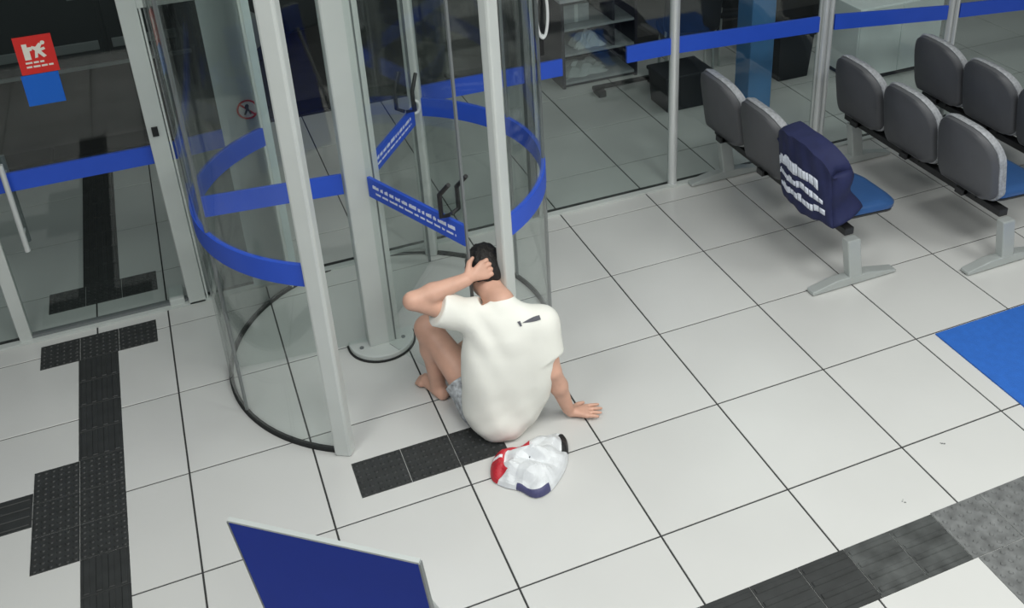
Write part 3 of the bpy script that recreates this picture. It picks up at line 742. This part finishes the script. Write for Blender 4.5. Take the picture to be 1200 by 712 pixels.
for name_, i_ in (('side_flap', 0), ('side_flap', 26)):     # cloth hanging round the two sides of the backrest
    bk = [cv[i_ * (NS + 1) + j] for j in range(0, 21)]; ft = [cv[i_ * (NS + 1) + 40 - j] for j in range(0, 21)]
    v_ = []; sg = -1 if i_ == 0 else 1
    for b_, f_ in zip(bk, ft):
        for t_ in (0, .25, .5, .75, 1): q_ = b_.lerp(f_, t_); v_.append((q_.x, q_.y + sg * .022 * math.sin(t_ * math.pi), q_.z))
    fl_ = MB().add(v_, [(5 * j + k, 5 * j + k + 1, 5 * j + k + 6, 5 * j + k + 5) for j in range(20) for k in range(4)]).build(name_, 'navy', dr, True)
    k_ = fl_.modifiers.new('solidify', 'SOLIDIFY'); k_.thickness = .004; k_.offset = 0
rr = random.Random(3)
for s0, hh, ua, ub in ((.50, .15, -.70, .85), (.33, .085, -.80, .85), (.15, .085, -.85, .75)):
    u = ua
    while u < ub:
        w = rr.uniform(.09, .16); w = min(w, ub - u + .02)
        drape('lettering', 'print_white', u, u + w * .85, s0 + rr.uniform(0, .02), s0 + hh + rr.uniform(-.02, .02), 3, 3, .006, dr); u += w
for s0, s1, ua, ub in ((1.35, 1.85, -.55, -.42), (1.40, 1.75, -.30, -.22)):
    drape('lettering', 'print_white', ua, ub, s0, s1, 3, 8, .006, dr)
# ------------------------------------------------------------------ beyond the glass
# display case with papers
dc = empty('display_case', (1.11, 2.80, 0)); tag(dc, 'dark display case with grey shelves standing on paving beyond the glass', 'cabinet')
bx('side_panel', 'case_dark', dc, -.33, -.305, -.25, .25, 0, .72); bx('side_panel', 'case_dark', dc, .305, .33, -.25, .25, 0, .72)
bx('back_panel', 'case_dark', dc, -.305, .305, .23, .25, 0, .72); bx('top_panel', 'case_grey', dc, -.34, .34, -.26, .26, .72, .745)
bx('shelf', 'case_grey', dc, -.305, .305, -.24, .23, .03, .05); bx('shelf', 'case_grey', dc, -.305, .305, -.24, .23, .27, .29); bx('shelf', 'case_grey', dc, -.305, .305, -.24, .23, .48, .50)
bx('divider', 'case_dark', dc, .12, .14, -.23, .23, .29, .72); bx('plinth', 'case_dark', dc, -.305, .305, -.22, .23, 0, .03)
bx('front_glass', 'glass_in', dc, -.305, .305, -.252, -.246, .03, .72)
def crumple(name, loc, sx, sy, h, label, seed):
    r = random.Random(seed); n = 9; v = []; f = []
    for i in range(n + 1):
        for j in range(n + 1):
            a_, b_ = i / n * 2 - 1, j / n * 2 - 1; e = max(0, 1 - max(abs(a_), abs(b_)) ** 3)
            v.append((a_ * sx * r.uniform(.85, 1.1), b_ * sy * r.uniform(.85, 1.1), .001 + e * h * r.uniform(.35, 1) * (1 - .5 * abs(a_))))
    for i in range(n):
        for j in range(n): q = i * (n + 1) + j; f.append((q, q + n + 1, q + n + 2, q + 1))
    o = MB().add(v, f).build(name, 'paper'); o.location = loc; s_ = o.modifiers.new('solidify', 'SOLIDIFY'); s_.thickness = .003; s_.offset = 1
    tag(o, label, 'paper'); return o
crumple('crumpled_paper', (1.05, 2.70, .292), .13, .10, .16, 'crumpled white paper heap on middle shelf of dark display case', 1)
crumple('paper_stack', (1.03, 2.76, .052), .19, .15, .11, 'flat white papers on bottom shelf of dark display case', 2)
ct = empty('cardboard_carton', (.95, 2.80, .502)); tag(ct, 'grey carton on top shelf of dark display case', 'box')
bx('carton_body', 'case_grey', ct, -.10, .12, -.13, .12, 0, .15, .003); bx('carton_tape', 'paper', ct, -.005, .025, -.132, -.130, 0, .15)
fr = empty('floor_rail', (1.24, 2.33, 0)); tag(fr, 'low black floor rail in front of the display case', 'rail')
bx('rail_bar', 'black', fr, -.30, .30, -.02, .02, .05, .08, .006)
for s in (-.24, .24): bx('rail_foot', 'black', fr, s - .03, s + .03, -.06, .06, 0, .05)
pil = bx('trim_4', 'pillar', None, 1.84, 2.04, 1.50, 1.70, 0, 3.0, .008); pil['kind'] = 'structure'
# dark visitor chairs
def dchair(x, y, rz, label):
    r = empty('visitor_chair', (x, y, 0), rz); tag(r, label, 'chair', 'dark chairs beyond the glass')
    loft([[(a_ * (1 - i), (b - .22) * (1 - i), z) for a_, b in outline(.44, .44, .06, .06, 4)] for z, i in ((.42, .04), (.435, 0), (.465, 0), (.48, .06))]).build('seat', 'dark_seat', r, True)
    loft([[(a_ * (1 - i), q + .12 * (b / .42), .52 + b) for a_, b in outline(.43, .42, .05, .12, 5)] for q, i in ((.20, .05), (.21, 0), (.245, 0), (.255, .06))]).build('backrest', 'dark_seat', r, True)
    for sx in (-.19, .19):
        for sy in (-.19, .19): MB().tube([(sx, sy, 0), (sx * .95, sy * .95, .425)], .011, 8).build('leg', 'steel', r)
        MB().tube([(sx, .18, .43), (sx, .25, .60)], .010, 8).build('back_support', 'steel', r)
dchair(1.72, 2.25, math.radians(160), 'dark chair beyond the glass, next to the black rail')
dchair(2.36, 2.55, math.radians(165), 'dark chair beyond the glass, behind the blue pillar')
wp = empty('white_cabinet', (3.28, 1.78, 0)); tag(wp, 'low white cabinet on dark plinth beyond the glass', 'cabinet')
bx('body', 'white_board', wp, -.40, .40, -.18, .22, .04, .62, .006); bx('plinth', 'case_dark', wp, -.38, .38, -.16, .20, 0, .04)
for s in (-.395, .005): bx('door', 'white_board', wp, s, s + .39, -.192, -.18, .05, .61)
kb = empty('black_crate', (1.50, 1.93, 0)); tag(kb, 'low black crate beyond the glass between the black rail and linked chairs', 'crate')
loft([[(a_ * q, b * q, z) for a_, b in ((-.20, -.15), (.20, -.15), (.20, .15), (-.20, .15))] for z, q in ((0, .9), (.26, 1.0))]).build('body', 'dark_seat', kb)
MB().box(-.21, .21, -.16, .16, .26, .29, .008).build('rim', 'dark_seat', kb)
cb = empty('black_bin', (2.52, 2.03, 0)); tag(cb, 'black square bin between blue pillar and white cabinet beyond the glass', 'bin')
loft([[(a_ * q, b * q, z) for a_, b in ((-.16, -.14), (.16, -.14), (.16, .14), (-.16, .14))] for z, q in ((0, .85), (.36, 1.0))]).build('body', 'dark_seat', cb)
MB().box(-.17, .17, -.15, .15, .36, .40, .01).build('lid', 'dark_seat', cb)
# parked car in the street
car = empty('car', (-2.75, 5.15, -.02)); tag(car, 'dark parked car in the street beyond the glass door', 'car')
def arch(cx, r, n=10): return [(cx + r * math.cos(math.pi * (1 - k / n)), .20 + r * math.sin(math.pi * (1 - k / n))) for k in range(n + 1)]
prof = [(-2.0, .24)] + arch(-1.05 - .0, .36) + [(-.60, .20), (.80, .20)] + arch(1.30, .36) + [(1.95, .24), (2.02, .55), (1.98, .88), (1.75, .95), (-1.0, .95), (-1.9, .80), (-2.05, .55)]
bd = MB().prism(prof, lambda a_, b, t: (a_, t * (1 - .05 * max(0, b - .6)), b), -.82, .82).build('body', 'car', car, bevel=.04)
gh = [(-1.0, .95), (-.45, 1.42), (1.0, 1.46), (1.72, .95)]
MB().add([(a_, s * (.78 - .25 * (b - .95)), b) for s in (-1, 1) for a_, b in gh], [(3, 2, 1, 0), (4, 5, 6, 7), (0, 1, 5, 4), (1, 2, 6, 5), (2, 3, 7, 6), (3, 0, 4, 7)]).build('cabin', 'car', car, bevel=.05)
for x0, x1 in ((-.62, .18), (.26, .98)):
    MB().add([(x0 + .10, -.785, 1.0), (x1, -.785, 1.0), (x1 - .05, -.70, 1.36), (x0 + .32, -.70, 1.36)], [(0, 1, 2, 3)]).build('window', 'car_glass', car)
for x0, x1 in ((-.62, .20), (.24, .80)):
    dr_ = bx('door_panel', 'car', car, x0, x1, -.835, -.815, .30, .92, .01)
    bx('side_moulding', 'car_trim', dr_, x0 + .03, x1 - .03, -.848, -.832, .36, .44, .006)
    bx('door_handle', 'car_trim', dr_, x1 - .18, x1 - .05, -.855, -.833, .80, .825)
bx('sill', 'car_trim', car, -.62, .86, -.838, -.80, .205, .235)
for x in (-1.05, 1.30):
    for s in (-1, 1):
        wv = MB().tube([(x, s * .66, .31), (x, s * .69, .31), (x, s * .82, .31), (x, s * .84, .31)], [.28, .31, .31, .28], 28).build('wheel', 'tyre', car, True)
        rm = MB().tube([(x, s * .82, .31), (x, s * .848, .31)], [.20, .19], 24).build('rim', 'rim', wv)
bx('bumper', 'car_trim', car, 1.94, 2.06, -.80, .80, .36, .50, .02)
bx('tail_lamp', 'red', car, 1.96, 2.03, -.80, -.62, .66, .80, .01)
